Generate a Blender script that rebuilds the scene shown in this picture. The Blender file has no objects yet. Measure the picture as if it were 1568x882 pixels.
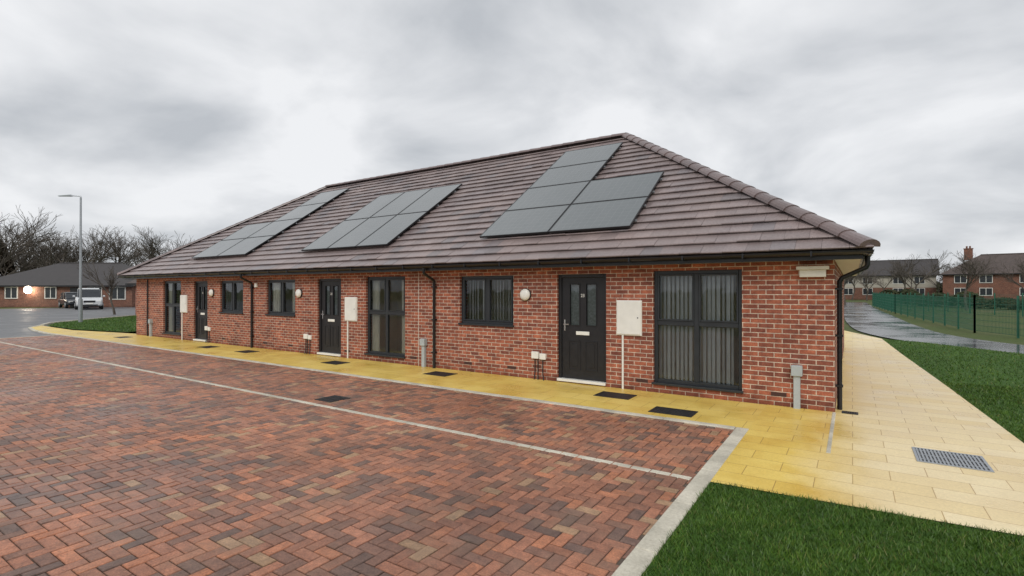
import bpy, bmesh, math, random
import numpy as np
from mathutils import Vector, Matrix
random.seed(7); np.random.seed(7)
S = bpy.context.scene
S.view_settings.view_transform='Standard'; S.view_settings.look='None'; S.view_settings.exposure=0

# ---------------------------------------------------------------- helpers
def link(o, parent=None):
    S.collection.objects.link(o)
    if parent is not None: o.parent = parent
    return o
def empty(name, loc=(0,0,0), rz=0):
    e = bpy.data.objects.new(name, None); e.location=loc; e.rotation_euler=(0,0,rz); e.empty_display_size=.3
    return link(e)
def box_uv(me):
    uv = me.uv_layers.new(name="UVMap")
    for p in me.polygons:
        n=p.normal
        for li in p.loop_indices:
            c=me.vertices[me.loops[li].vertex_index].co
            if abs(n.z)>.8: u=(c.x,c.y)
            elif abs(n.y)>abs(n.x): u=(c.x,c.z)
            else: u=(c.y,c.z)
            uv.data[li].uv=u
def mesh_obj(name, verts, faces, mat, parent=None, smooth=False, uv=True):
    me=bpy.data.meshes.new(name); me.from_pydata([tuple(v) for v in verts],[],faces); me.update()
    if uv: box_uv(me)
    if mat:
        for m in (mat if isinstance(mat,(list,tuple)) else [mat]): me.materials.append(m)
    if smooth:
        me.polygons.foreach_set('use_smooth',[True]*len(me.polygons))
    return link(bpy.data.objects.new(name,me),parent)
BF=[(0,3,2,1),(4,5,6,7),(0,1,5,4),(1,2,6,5),(2,3,7,6),(3,0,4,7)]
def bverts(x0,x1,y0,y1,z0,z1):
    return [(x0,y0,z0),(x1,y0,z0),(x1,y1,z0),(x0,y1,z0),(x0,y0,z1),(x1,y0,z1),(x1,y1,z1),(x0,y1,z1)]
def box(name,x0,x1,y0,y1,z0,z1,mat,parent=None,bevel=0):
    o=mesh_obj(name,bverts(x0,x1,y0,y1,z0,z1),BF,mat,parent)
    if bevel:
        b=o.modifiers.new('b','BEVEL'); b.width=bevel; b.segments=2
    return o
def boxes(name,lst,mat,parent=None,bevel=0):
    V=[];F=[]
    for b in lst:
        n=len(V); V+=bverts(*b); F+=[tuple(i+n for i in f) for f in BF]
    o=mesh_obj(name,V,F,mat,parent)
    if bevel:
        m=o.modifiers.new('b','BEVEL'); m.width=bevel; m.segments=1
    return o
def poly(name,pts,z,mat,parent=None):
    me=bpy.data.meshes.new(name); bm=bmesh.new()
    vs=[bm.verts.new((p[0],p[1],z)) for p in pts]; f=bm.faces.new(vs)
    bm.normal_update()
    if f.normal.z<0: f.normal_flip()
    bmesh.ops.triangulate(bm,faces=bm.faces[:]); bm.to_mesh(me); bm.free(); box_uv(me)
    me.materials.append(mat); return link(bpy.data.objects.new(name,me),parent)
def strip(name,pts,w,z0,z1,mat,parent=None,seg=0.915):
    V=[];F=[]
    P=[Vector((p[0],p[1])) for p in pts]
    for a,b in zip(P[:-1],P[1:]):
        L=(b-a).length; d=(b-a)/L; n=Vector((-d.y,d.x)); k=max(1,round(L/seg))
        for i in range(k):
            s=a+d*(L*i/k+.003); e=a+d*(L*(i+1)/k-.003); q=len(V); h=z1+random.uniform(-.0015,.0015)
            sg=1 if w>0 else -1; bv=.006
            c=[s,e,e+n*w,s+n*w]
            ci=[s+d*bv+n*bv*sg,e-d*bv+n*bv*sg,e-d*bv+n*(w-bv*sg),s+d*bv+n*(w-bv*sg)]
            V+=[(p.x,p.y,z0) for p in c]+[(p.x,p.y,h-bv) for p in c]+[(p.x,p.y,h) for p in ci]
            F+=[(q+i0,q+(i0+1)%4,q+4+(i0+1)%4,q+4+i0) for i0 in range(4)]
            F+=[(q+4+i0,q+4+(i0+1)%4,q+8+(i0+1)%4,q+8+i0) for i0 in range(4)]
            F+=[(q+8,q+9,q+10,q+11)]
    return mesh_obj(name,V,F,mat,parent)
def tube(name,pts,r,mat,parent=None,res=4):
    cu=bpy.data.curves.new(name,'CURVE'); cu.dimensions='3D'; cu.bevel_depth=r; cu.bevel_resolution=res; cu.use_fill_caps=True
    sp=cu.splines.new('POLY'); sp.points.add(len(pts)-1)
    for p,q in zip(sp.points,pts): p.co=(*q,1)
    cu.materials.append(mat); return link(bpy.data.objects.new(name,cu),parent)
def lathe(name,prof,loc,axis,mat,parent=None,n=24):
    V=[];F=[]; q=Vector((0,0,1)).rotation_difference(Vector(axis))
    for r,h in prof:
        for i in range(n):
            a=2*math.pi*i/n; V.append(Vector(loc)+q@Vector((r*math.cos(a),r*math.sin(a),h)))
    for k in range(len(prof)-1):
        for i in range(n):
            j=(i+1)%n; F.append((k*n+i,k*n+j,(k+1)*n+j,(k+1)*n+i))
    F.append(tuple(range(n))[::-1]); F.append(tuple((len(prof)-1)*n+i for i in range(n)))
    return mesh_obj(name,V,F,mat,parent,smooth=False)

# ---------------------------------------------------------------- materials
class NT:
    def __init__(s,name):
        s.m=bpy.data.materials.new(name); s.m.use_nodes=True; s.t=s.m.node_tree; s.b=s.t.nodes['Principled BSDF']
    def n(s,t,**k):
        x=s.t.nodes.new(t)
        for a,v in k.items():
            if a in x.inputs: x.inputs[a].default_value=v
            else: setattr(x,a,v)
        return x
    def l(s,a,b): s.t.links.new(a,b)
    def coord(s,kind='Object'): return s.n('ShaderNodeTexCoord').outputs[kind]
    def noise(s,vec,scale,detail=4,rough=.55):
        x=s.n('ShaderNodeTexNoise'); x.inputs['Scale'].default_value=scale; x.inputs['Detail'].default_value=detail; x.inputs['Roughness'].default_value=rough
        s.l(vec,x.inputs['Vector']); return x.outputs['Fac']
    def ramp(s,fac,stops):
        x=s.n('ShaderNodeValToRGB'); s.l(fac,x.inputs['Fac']); e=x.color_ramp.elements
        while len(e)<len(stops): e.new(.5)
        for i,(p,c) in enumerate(stops):
            e[i].position=p; e[i].color=(c,c,c,1) if isinstance(c,(int,float)) else (*c,1)
        return x.outputs['Color']
    def mix(s,a,b,fac,mode='MIX'):
        x=s.n('ShaderNodeMix',data_type='RGBA',blend_type=mode)
        for v,i in ((fac,0),(a,6),(b,7)):
            if hasattr(v,'type') and hasattr(v,'links'): s.l(v,x.inputs[i])
            else: x.inputs[i].default_value = v if i==0 else (*v,1)
        return x.outputs[2]
    def bump(s,h,strength=.3,dist=.01,prev=None):
        x=s.n('ShaderNodeBump'); x.inputs['Strength'].default_value=strength; x.inputs['Distance'].default_value=dist
        s.l(h,x.inputs['Height'])
        if prev: s.l(prev,x.inputs['Normal'])
        return x.outputs['Normal']
    def math(s,op,a,b=None):
        x=s.n('ShaderNodeMath',operation=op)
        for i,v in enumerate((a,b)):
            if v is None: continue
            if isinstance(v,(int,float)): x.inputs[i].default_value=v
            else: s.l(v,x.inputs[i])
        return x.outputs[0]
    def set(s,**k):
        mp=dict(color='Base Color',rough='Roughness',metal='Metallic',normal='Normal',spec='Specular IOR Level',ior='IOR',coat='Coat Weight')
        for a,v in k.items():
            i=s.b.inputs[mp[a]]
            if hasattr(v,'links'): s.l(v,i)
            else: i.default_value = (*v,1) if isinstance(v,tuple) else v
        return s.m
def plain(name,c,rough=.5,var=.12,scale=6,metal=0,bump=.0,spec=.5):
    t=NT(name); co=t.coord(); f=t.noise(co,scale,5)
    lo=tuple(x*(1-var) for x in c); hi=tuple(min(1,x*(1+var)) for x in c)
    col=t.ramp(f,[(.3,lo),(.7,hi)])
    r=t.ramp(f,[(.3,max(0,rough-.06)),(.7,min(1,rough+.06))])
    t.set(color=col,rough=r,metal=metal,spec=spec)
    if bump: t.set(normal=t.bump(t.noise(co,scale*12,3),bump,.004))
    return t.m

def brick_wall_mat(name,c1,c2,mortar):
    t=NT(name); uv=t.coord('UV')
    def bt(bias,ca,cb_):
        b=t.n('ShaderNodeTexBrick',offset=.5,offset_frequency=2,squash=1)
        t.l(uv,b.inputs['Vector'])
        for k,v in (('Scale',1),('Mortar Size',.0065),('Mortar Smooth',.15),('Bias',bias),('Brick Width',.225),('Row Height',.075)): b.inputs[k].default_value=v
        b.inputs['Color1'].default_value=(*ca,1); b.inputs['Color2'].default_value=(*cb_,1); b.inputs['Mortar'].default_value=(*mortar,1)
        return b
    b=bt(-.02,c1,c2)
    big=t.noise(uv,1.3,4); fine=t.noise(uv,45,4,.7); mid=t.noise(uv,9,3,.6)
    col=t.mix(b.outputs['Color'],t.ramp(big,[(.3,(.8,.79,.8)),(.7,(1.15,1.13,1.12))]),1,'MULTIPLY')
    col=t.mix(col,t.ramp(fine,[(.3,(.72,.7,.7)),(.72,(1.25,1.24,1.22))]),1,'MULTIPLY')
    col=t.mix(col,t.ramp(mid,[(.35,(.76,.72,.74)),(.65,(1.18,1.18,1.16))]),1,'MULTIPLY')
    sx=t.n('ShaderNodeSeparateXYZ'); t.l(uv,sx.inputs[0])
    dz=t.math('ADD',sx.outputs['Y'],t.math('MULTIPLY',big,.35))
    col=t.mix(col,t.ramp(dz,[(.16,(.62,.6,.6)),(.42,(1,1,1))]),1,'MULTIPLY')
    h=t.math('ADD',t.math('MULTIPLY',t.math('SUBTRACT',1,b.outputs['Fac']),1.0),t.math('MULTIPLY',fine,.35))
    t.set(color=col,rough=.85,normal=t.bump(h,.7,.008),spec=.3)
    return t.m
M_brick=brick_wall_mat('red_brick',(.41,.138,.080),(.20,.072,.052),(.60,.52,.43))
M_brick_far=brick_wall_mat('brown_brick',(.24,.10,.065),(.16,.07,.05),(.3,.25,.2))
M_black=plain('black_upvc',(.012,.012,.014),.35,.1)
M_anth=plain('anthracite_frame',(.022,.026,.030),.38,.1)
M_door=plain('black_composite_door',(.011,.011,.013),.45,.2,8,bump=.08)
M_white=plain('white_plastic',(.80,.79,.74),.45,.05)
M_cream=plain('cream_soffit',(.70,.68,.60),.6,.08)
M_grey=plain('grey_plastic',(.40,.44,.45),.5,.1)
M_metal=plain('galvanised_steel',(.38,.40,.42),.4,.12,20,metal=.7)
M_chrome=plain('satin_chrome',(.6,.6,.6),.25,.05,metal=1)
M_blind=plain('blind_fabric',(.60,.62,.62),.8,.08)
M_curtain=plain('curtain_fabric',(.76,.74,.64),.85,.08)
M_int=plain('interior_paint',(.88,.82,.66),.9,.05)
M_fence=plain('green_powder_coat',(.014,.11,.065),.45,.15)
M_rubber=plain('tyre_rubber',(.018,.018,.018),.8,.1)

def glass_mat():
    t=NT('window_glass'); nt=t.t; out=nt.nodes['Material Output']
    g=t.n('ShaderNodeBsdfGlossy'); g.inputs['Roughness'].default_value=.015; g.inputs['Color'].default_value=(.9,.95,1,1)
    tr=t.n('ShaderNodeBsdfTransparent'); tr.inputs['Color'].default_value=(.92,.95,.95,1)
    fr=t.n('ShaderNodeFresnel'); fr.inputs['IOR'].default_value=1.6
    w=t.noise(t.coord(),2.2,2); nrm=t.bump(w,.12,.02); t.l(nrm,g.inputs['Normal'])
    mx=t.n('ShaderNodeMixShader'); t.l(fr.outputs[0],mx.inputs[0]); t.l(tr.outputs[0],mx.inputs[1]); t.l(g.outputs[0],mx.inputs[2])
    t.l(mx.outputs[0],out.inputs[0]); nt.nodes.remove(t.b); return t.m
M_glass=glass_mat()

def tile_mat(name='roof_tile_concrete'):
    t=NT(name); a=t.n('ShaderNodeAttribute',attribute_name='col').outputs['Color']; co=t.coord()
    f=t.noise(co,30,4,.7); big=t.noise(co,.8,3)
    col=t.mix(a,t.ramp(f,[(.3,(.78,.78,.78)),(.7,(1.22,1.22,1.22))]),1,'MULTIPLY')
    col=t.mix(col,t.ramp(big,[(.35,(.88,.88,.9)),(.65,(1.12,1.1,1.08))]),1,'MULTIPLY')
    t.set(color=col,rough=t.ramp(big,[(.3,.28),(.7,.42)]),normal=t.bump(f,.2,.003),spec=.6); return t.m
M_tile=tile_mat()
M_deck=plain('roof_membrane',(.02,.018,.018),.9)

def pv_mat():
    t=NT('solar_glass'); uv=t.coord('UV')
    b=t.n('ShaderNodeTexBrick',offset=0,offset_frequency=2); t.l(uv,b.inputs['Vector'])
    for k,v in (('Scale',1),('Mortar Size',.0025),('Mortar Smooth',.1),('Brick Width',.158),('Row Height',.158)): b.inputs[k].default_value=v
    b.inputs['Color1'].default_value=(.09,.105,.108,1); b.inputs['Color2'].default_value=(.098,.112,.116,1); b.inputs['Mortar'].default_value=(.16,.175,.18,1)
    n=t.noise(uv,1.2,3)
    t.set(color=b.outputs['Color'],rough=t.ramp(n,[(.3,.14),(.7,.24)]),ior=1.95); return t.m
M_pv=pv_mat()

def block_mat():
    t=NT('block_paving'); a=t.n('ShaderNodeAttribute',attribute_name='col').outputs['Color']; co=t.coord()
    f=t.noise(co,70,4,.75); m=t.noise(co,13,4,.6); big=t.noise(co,.45,4); st=t.noise(co,2.3,5,.65)
    col=t.mix(a,t.ramp(f,[(.3,(.62,.62,.62)),(.7,(1.4,1.38,1.36))]),1,'MULTIPLY')
    col=t.mix(col,t.ramp(m,[(.3,(.74,.74,.75)),(.7,(1.24,1.22,1.2))]),1,'MULTIPLY')
    col=t.mix(col,t.ramp(big,[(.35,(.84,.85,.87)),(.65,(1.14,1.11,1.07))]),1,'MULTIPLY')
    col=t.mix(col,(.24,.165,.115),t.ramp(st,[(.48,0.),(.75,.5)]))
    t.set(color=col,rough=t.ramp(big,[(.38,.34),(.62,.6)]),normal=t.bump(f,.4,.004),spec=.4); return t.m
M_block=block_mat()
M_sand=plain('joint_sand',(.11,.085,.065),.95,.3,30)

def slab_mat(name,c_lo,c_hi,wet,bw,rh,cblend=None):
    t=NT(name); co=t.coord(); mp=t.n('ShaderNodeMapping'); t.l(co,mp.inputs[0])
    def bt(a,b_,mo):
        b=t.n('ShaderNodeTexBrick',offset=.5,offset_frequency=2); t.l(mp.outputs[0],b.inputs['Vector'])
        for k,v in (('Scale',1),('Mortar Size',.004),('Mortar Smooth',.2),('Brick Width',bw),('Row Height',rh)): b.inputs[k].default_value=v
        b.inputs['Color1'].default_value=(*a,1); b.inputs['Color2'].default_value=(*b_,1); b.inputs['Mortar'].default_value=(*mo,1); return b
    b=bt(c_lo,c_hi,(c_lo[0]*.55,c_lo[1]*.5,c_lo[2]*.6))
    f=t.noise(co,60,4,.7); big=t.noise(co,1.1,5,.6)
    base=b.outputs['Color']
    if cblend:
        b2=bt(cblend[0],cblend[1],(cblend[0][0]*.6,cblend[0][1]*.5,cblend[0][2]*.4))
        sx=t.n('ShaderNodeSeparateXYZ'); t.l(co,sx.inputs[0])
        v=t.math('ADD',sx.outputs['X'],t.math('MULTIPLY',t.math('SUBTRACT',big,.5),.8))
        fac=t.ramp(t.math('MULTIPLY',t.math('ADD',v,1.2),.45),[(.30,0.),(.62,1.)])
        base=t.mix(base,b2.outputs['Color'],fac)
    col=t.mix(base,t.ramp(f,[(.3,(.87,.87,.85)),(.7,(1.1,1.1,1.1))]),1,'MULTIPLY')
    w=t.ramp(big,[(.34,wet),(.56,(1,1,1))]); col=t.mix(col,w,1,'MULTIPLY')
    h=t.math('ADD',t.math('SUBTRACT',1,b.outputs['Fac']),t.math('MULTIPLY',f,.2))
    t.set(color=col,rough=t.ramp(big,[(.36,.25),(.6,.55)]),normal=t.bump(h,.35,.005),spec=.45); return t.m
M_yellow=slab_mat('yellow_slab_paving',(.76,.55,.13),(.83,.62,.175),(.90,.83,.64),.6,.425)
M_pale=slab_mat('buff_slab_paving',(.76,.54,.12),(.83,.62,.165),(.91,.85,.72),.6,.3,cblend=((.80,.63,.33),(.87,.73,.46)))

def asphalt(name='asphalt',r0=.34,r1=.6):
    t=NT(name); co=t.coord(); f=t.noise(co,90,3,.8); big=t.noise(co,.35,5)
    col=t.mix(t.ramp(f,[(.3,(.085,.087,.09)),(.7,(.17,.172,.175))]),t.ramp(big,[(.4,(.78,.78,.8)),(.62,(1.2,1.2,1.2))]),1,'MULTIPLY')
    t.set(color=col,rough=t.ramp(big,[(.4,r0),(.6,r1)]),normal=t.bump(f,.12,.003)); return t.m
M_asph=asphalt(); M_wet=asphalt('wet_tarmac',.08,.28)
def conc():
    t=NT('kerb_concrete'); co=t.coord(); f=t.noise(co,50,4,.7); big=t.noise(co,2.5,4)
    col=t.mix(t.ramp(f,[(.3,(.48,.44,.36)),(.7,(.68,.64,.54))]),t.ramp(big,[(.35,(.74,.74,.72)),(.65,(1.12,1.12,1.1))]),1,'MULTIPLY')
    t.set(color=col,rough=.75,normal=t.bump(f,.3,.003)); return t.m
M_kerb=conc()
def grassmat(name,a,b,c,sc):
    t=NT(name); co=t.coord(); f=t.noise(co,sc*14,4,.75); big=t.noise(co,sc*.3,5)
    col=t.mix(t.ramp(f,[(.3,a),(.7,b)]),c,t.ramp(big,[(.45,0.),(.7,.7)]))
    t.set(color=col,rough=.85,normal=t.bump(f,.6,.03),spec=.2); return t.m
M_soil=grassmat('lawn_turf',(.03,.075,.012),(.07,.15,.022),(.062,.135,.02),2.)
M_rough=grassmat('rough_grass',(.045,.068,.018),(.10,.135,.036),(.13,.115,.055),.8)
def blade():
    t=NT('grass_blade'); a=t.n('ShaderNodeAttribute',attribute_name='col').outputs['Color']; co=t.coord(); big=t.noise(co,.9,4); md=t.noise(co,7,3)
    col=t.mix(a,t.ramp(big,[(.3,(.72,.76,.8)),(.7,(1.3,1.14,1.1))]),1,'MULTIPLY')
    col=t.mix(col,t.ramp(md,[(.3,(.66,.70,.66)),(.7,(1.28,1.22,1.1))]),1,'MULTIPLY')
    t.set(color=col,rough=.45,spec=.35); return t.m
M_blade=blade()
def bark():
    t=NT('bare_bark'); f=t.noise(t.coord(),2,4); t.set(color=t.ramp(f,[(.3,(.06,.05,.04)),(.7,(.13,.11,.09))]),rough=.9); return t.m
M_bark=bark()
def emis(name,c,s):
    t=NT(name); t.b.inputs['Emission Color'].default_value=(*c,1); t.b.inputs['Emission Strength'].default_value=s; return t.m

# ---------------------------------------------------------------- world & sun
W=bpy.data.worlds.new("World"); S.world=W; W.use_nodes=True; nt=W.node_tree; N=nt.nodes
bg=N['Background']; sky=N.new('ShaderNodeTexSky'); sky.sky_type='NISHITA'; sky.sun_disc=False
sky.sun_elevation=math.radians(38); sky.sun_rotation=math.radians(157)
skm=N.new('ShaderNodeVectorMath'); skm.operation='SCALE'; skm.inputs['Scale'].default_value=.08; nt.links.new(sky.outputs[0],skm.inputs[0])
tc=N.new('ShaderNodeTexCoord'); sp=N.new('ShaderNodeSeparateXYZ'); nt.links.new(tc.outputs['Generated'],sp.inputs[0])
def wm(op,a,b):
    x=N.new('ShaderNodeMath'); x.operation=op
    for i,v in enumerate((a,b)):
        if isinstance(v,(int,float)): x.inputs[i].default_value=v
        else: nt.links.new(v,x.inputs[i])
    return x.outputs[0]
zz=wm('ADD',wm('MAXIMUM',sp.outputs['Z'],0.0),.33)
cb=N.new('ShaderNodeCombineXYZ'); nt.links.new(wm('DIVIDE',sp.outputs['X'],zz),cb.inputs[0]); nt.links.new(wm('DIVIDE',sp.outputs['Y'],zz),cb.inputs[1])
nz=N.new('ShaderNodeTexNoise'); nz.inputs['Scale'].default_value=1.7; nz.inputs['Detail'].default_value=6; nz.inputs['Roughness'].default_value=.5; nz.inputs['Distortion'].default_value=.3
nt.links.new(cb.outputs[0],nz.inputs['Vector'])
rp=N.new('ShaderNodeValToRGB'); nt.links.new(nz.outputs['Fac'],rp.inputs[0]); e=rp.color_ramp.elements
e[0].position=.34; e[0].color=(.53,.555,.59,1); e[1].position=.60; e[1].color=(.90,.91,.93,1)
mx=N.new('ShaderNodeMix'); mx.data_type='RGBA'; mx.inputs[0].default_value=.95
nt.links.new(skm.outputs[0],mx.inputs[6]); nt.links.new(rp.outputs[0],mx.inputs[7]); nt.links.new(mx.outputs[2],bg.inputs[0]); bg.inputs[1].default_value=1.0
sl=bpy.data.lights.new('sun','SUN'); sl.energy=1.4; sl.angle=math.radians(20); sl.color=(1,.97,.92)
so=link(bpy.data.objects.new('sun',sl)); d=Vector((.31,-.72,.62)); so.rotation_euler=d.to_track_quat('Z','Y').to_euler()

# ---------------------------------------------------------------- camera
cam=bpy.data.cameras.new('camera'); cam.lens=18.07; cam.sensor_width=36; cam.clip_end=3000; cam.clip_start=.05
co=link(bpy.data.objects.new('camera',cam)); co.location=(0,0,1.8); co.rotation_euler=(math.radians(90.2),0,math.radians(33.5)); S.camera=co

# ---------------------------------------------------------------- ground
gpts=[(-900,-900),(900,-900),(900,900),(-900,900)]
poly('ground',gpts,-.06,M_rough)
poly('asphalt_road',[(-26.2,-30),(-26.2,7.1),(-25.2,20),(-30,40),(-52,40),(-64,30),(-68,14),(-78,-30)],-.03,M_asph)
poly('joint_bed',[(-26.2,-5),(-1.2,-5),(-1.2,7.3),(-26.2,7.3)],-.010,M_sand)
def paving():
    V=[];F=[];C=[]
    pal=[((.38,.17,.105),5),((.33,.15,.095),5),((.28,.135,.09),4.5),((.22,.118,.085),4),((.16,.10,.08),2.6),((.38,.24,.145),1.5),((.43,.18,.10),3)]
    ps=[p[0] for p in pal]; ws=[p[1] for p in pal]; u=.1; ox,oy=-26.3,-5.0
    from mathutils import noise as mn
    for i in range(0,252):
        for j in range(0,123):
            k=(i-j)%4
            if k==0: w,h=2,1
            elif k==3: w,h=1,2
            else: continue
            x0=ox+i*u; y0=oy+j*u; x1=x0+w*u; y1=y0+h*u
            if x1>-1.13 or y1>7.25: continue
            g=.0026; bv=.007; z=random.gauss(0,.0011); q=len(V)
            x0+=g;y0+=g;x1-=g;y1-=g; tx=random.gauss(0,.0009); ty=random.gauss(0,.0009)
            V+=[(x0,y0,-.012),(x1,y0,-.012),(x1,y1,-.012),(x0,y1,-.012)]
            V+=[(x0,y0,-.0055+z),(x1,y0,-.0055+z),(x1,y1,-.0055+z),(x0,y1,-.0055+z)]
            V+=[(x0+bv,y0+bv,z-tx-ty),(x1-bv,y0+bv,z+tx-ty),(x1-bv,y1-bv,z+tx+ty),(x0+bv,y1-bv,z-tx+ty)]
            for a in (0,4):
                F+=[(q+a+m,q+a+(m+1)%4,q+a+4+(m+1)%4,q+a+4+m) for m in range(4)]
            F.append((q+8,q+9,q+10,q+11))
            c=random.choices(ps,ws)[0]; n=mn.noise((x0*.9,y0*.9,0)); s=random.uniform(.88,1.12)*(1+.25*n)
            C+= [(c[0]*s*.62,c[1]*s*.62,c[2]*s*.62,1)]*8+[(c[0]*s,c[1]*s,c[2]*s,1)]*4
    o=mesh_obj('block_paving',V,F,M_block,uv=False)
    at=o.data.color_attributes.new('col','FLOAT_COLOR','POINT'); at.data.foreach_set('color',np.array(C,dtype=np.float32).ravel())
paving()
strip('bay_marking_line',[(-1.28,4.99),(-26,4.99)],-.085,-.01,.004,M_kerb,seg=.2)
strip('kerb',[(-1.11,-5),(-1.11,7.22)],.155,-.05,.012,M_kerb)
strip('kerb',[(-1.27,7.10),(-28,7.10),(-30.5,7.3),(-32.8,7.7),(-34.8,8.7)],-.12,-.05,.012,M_kerb)
strip('kerb',[(-26.2,-5),(-26.2,6.95)],.12,-.05,.010,M_kerb)
path=[(-1.11,7.21),(-28,7.21),(-30.5,7.41),(-32.8,7.81),(-34.0,8.5),(-29,8.3),(-25.5,8.9),(-24.1,9.1),(-1.11,9.1)]
poly('yellow_footpath',path,.004,M_yellow)
side=[(-1.11,5.03),(1.95,5.25),(1.67,8.3),(1.47,12.4),(1.15,18),(.9,23.2),(-.3,27),(-.3,9.1),(-1.11,9.1)]
poly('side_footpath',side,.008,M_pale)
strip('channel_edging',[(-.20,6.62),(-.20,8.86)],.045,0,.013,M_kerb,seg=.6)
def ribbon(name,cl,w,z,mat):
    V=[];F=[]
    P=[Vector(p) for p in cl]; R=[]
    for i in range(len(P)-1):
        a=P[max(i-1,0)];b=P[i];c=P[i+1];d_=P[min(i+2,len(P)-1)]
        for k in range(6):
            t=k/6; R.append(.5*((2*b)+(-a+c)*t+(2*a-5*b+4*c-d_)*t*t+(-a+3*b-3*c+d_)*t**3))
    R.append(P[-1])
    for i,p in enumerate(R):
        d_=(R[min(i+1,len(R)-1)]-R[max(i-1,0)]).normalized(); n=Vector((-d_.y,d_.x))*w/2
        V+=[(p.x+n.x,p.y+n.y,z),(p.x-n.x,p.y-n.y,z)]
    for i in range(len(R)-1): F.append((2*i,2*i+1,2*i+3,2*i+2))
    o=mesh_obj(name,V,F,mat)
    bm=bmesh.new(); bm.from_mesh(o.data); bmesh.ops.recalc_face_normals(bm,faces=bm.faces[:])
    if sum(f.normal.z for f in bm.faces)<0: bmesh.ops.reverse_faces(bm,faces=bm.faces[:])
    bm.to_mesh(o.data); bm.free()
    return o
ribbon('tarmac_path',[(0.2,90),(.5,60),(.9,45),(1.25,33),(2.0,26),(4.3,21.6),(9,19.4),(24,16.5),(60,12)],2.9,-.012,M_wet)
lawn_pts=[(-1.11,-5),(14,-5),(20,16.0),(9,18.0),(4.0,20.0),(1.9,22.6),(.9,23.2)]+[(1.15,18),(1.47,12.4),(1.67,8.3),(1.95,5.25),(-1.11,5.03)]
lawn=poly('lawn',lawn_pts,.0,M_soil)
isl=[(-25.3,9.0),(-29,8.36),(-33,8.45),(-35.3,9.4),(-38,12),(-41,15.5),(-36,17),(-26,18)]
lawn2=poly('lawn',isl,.04,M_soil)
strip('kerb',[(-34.0,8.6),(-35.5,9.3),(-38.2,11.9),(-41.3,15.5)],.13,-.05,.07,M_kerb)
def blades(parent,region,n,h,w):
    x0,x1,y0,y1,pp,z=region
    X=np.random.uniform(x0,x1,n);Y=np.random.uniform(y0,y1,n)
    ins=np.zeros(n,bool); P=pp
    for i in range(len(P)):
        xi,yi=P[i]; xj,yj=P[i-1]
        if yi==yj: continue
        c=((yi>Y)!=(yj>Y))&(X<(xj-xi)*(Y-yi)/(yj-yi)+xi); ins^=c
    X=X[ins];Y=Y[ins];n=len(X)
    a=np.random.uniform(0,2*np.pi,n); clump=.75+.5*(np.sin(X*7.1+np.sin(Y*5))*np.sin(Y*6.3+np.sin(X*4))*.5+.5)
    H=h*np.random.uniform(.5,1.25,n)*clump; ww=w*np.random.uniform(.6,1.3,n); lean=H*np.random.uniform(.2,1.1,n); la=np.random.uniform(0,2*np.pi,n)
    V=np.zeros((n,3,3)); V[:,0]=np.stack([X-np.cos(a)*ww,Y-np.sin(a)*ww,np.full(n,z)],1); V[:,1]=np.stack([X+np.cos(a)*ww,Y+np.sin(a)*ww,np.full(n,z)],1)
    V[:,2]=np.stack([X+np.cos(la)*lean,Y+np.sin(la)*lean,z+H],1)
    base=np.array([[.085,.195,.024],[.13,.255,.036],[.055,.135,.018],[.22,.26,.075]])
    c=base[np.random.choice(4,n,p=[.4,.28,.25,.07])]*np.random.uniform(.75,1.25,(n,1))*(.8+.4*(clump[:,None]-.75))
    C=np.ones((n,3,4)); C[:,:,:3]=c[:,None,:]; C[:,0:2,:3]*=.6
    me=bpy.data.meshes.new('grass_blades'); me.vertices.add(n*3); me.vertices.foreach_set('co',V.ravel())
    me.loops.add(n*3); me.loops.foreach_set('vertex_index',np.arange(n*3)); me.polygons.add(n); me.polygons.foreach_set('loop_start',np.arange(n)*3); me.update(calc_edges=True)
    at=me.color_attributes.new('col','FLOAT_COLOR','POINT'); at.data.foreach_set('color',C.astype(np.float32).ravel())
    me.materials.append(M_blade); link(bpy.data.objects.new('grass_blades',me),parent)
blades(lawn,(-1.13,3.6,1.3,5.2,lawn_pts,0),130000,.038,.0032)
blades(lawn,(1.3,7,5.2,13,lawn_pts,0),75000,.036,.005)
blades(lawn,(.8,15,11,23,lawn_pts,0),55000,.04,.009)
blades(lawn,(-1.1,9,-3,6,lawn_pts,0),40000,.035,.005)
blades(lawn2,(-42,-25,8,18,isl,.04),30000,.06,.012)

def cover(name,x,y,w,h,z,mat,grid):
    e=empty(name,(x,y,z))
    boxes('frame',[(-w/2,w/2,-h/2,-h/2+.025,-.02,.006),(-w/2,w/2,h/2-.025,h/2,-.02,.006),(-w/2,-w/2+.025,-h/2+.025,h/2-.025,-.02,.006),(w/2-.025,w/2,-h/2+.025,h/2-.025,-.02,.006)],mat,e)
    box('tray',-w/2+.025,w/2-.025,-h/2+.025,h/2-.025,-.02,-.0005 if grid else .002,M_black if grid else mat,e)
    bars=[]
    if grid:
        nx=int(w/.034)
        for i in range(nx):
            a=-w/2+.03+i*(w-.06)/nx; bars.append((a,a+.017,-h/2+.025,h/2-.025,-.0003,.007))
        for f in (-.3,0,.3): bars.append((-w/2+.025,w/2-.025,f*h-.007,f*h+.007,-.0002,.0085))
    else:
        for i in range(int(w/.05)):
            for j in range(int(h/.05)):
                a=-w/2+.04+i*.05;b=-h/2+.04+j*.05
                if a+.025<w/2-.03 and b+.02<h/2-.03: bars.append((a,a+.028,b,b+.01,.002,.0045))
    boxes('bars' if grid else 'tread_pattern',bars,mat,e)
M_iron=plain('cast_iron',(.018,.018,.02),.55,.3,20)
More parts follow.
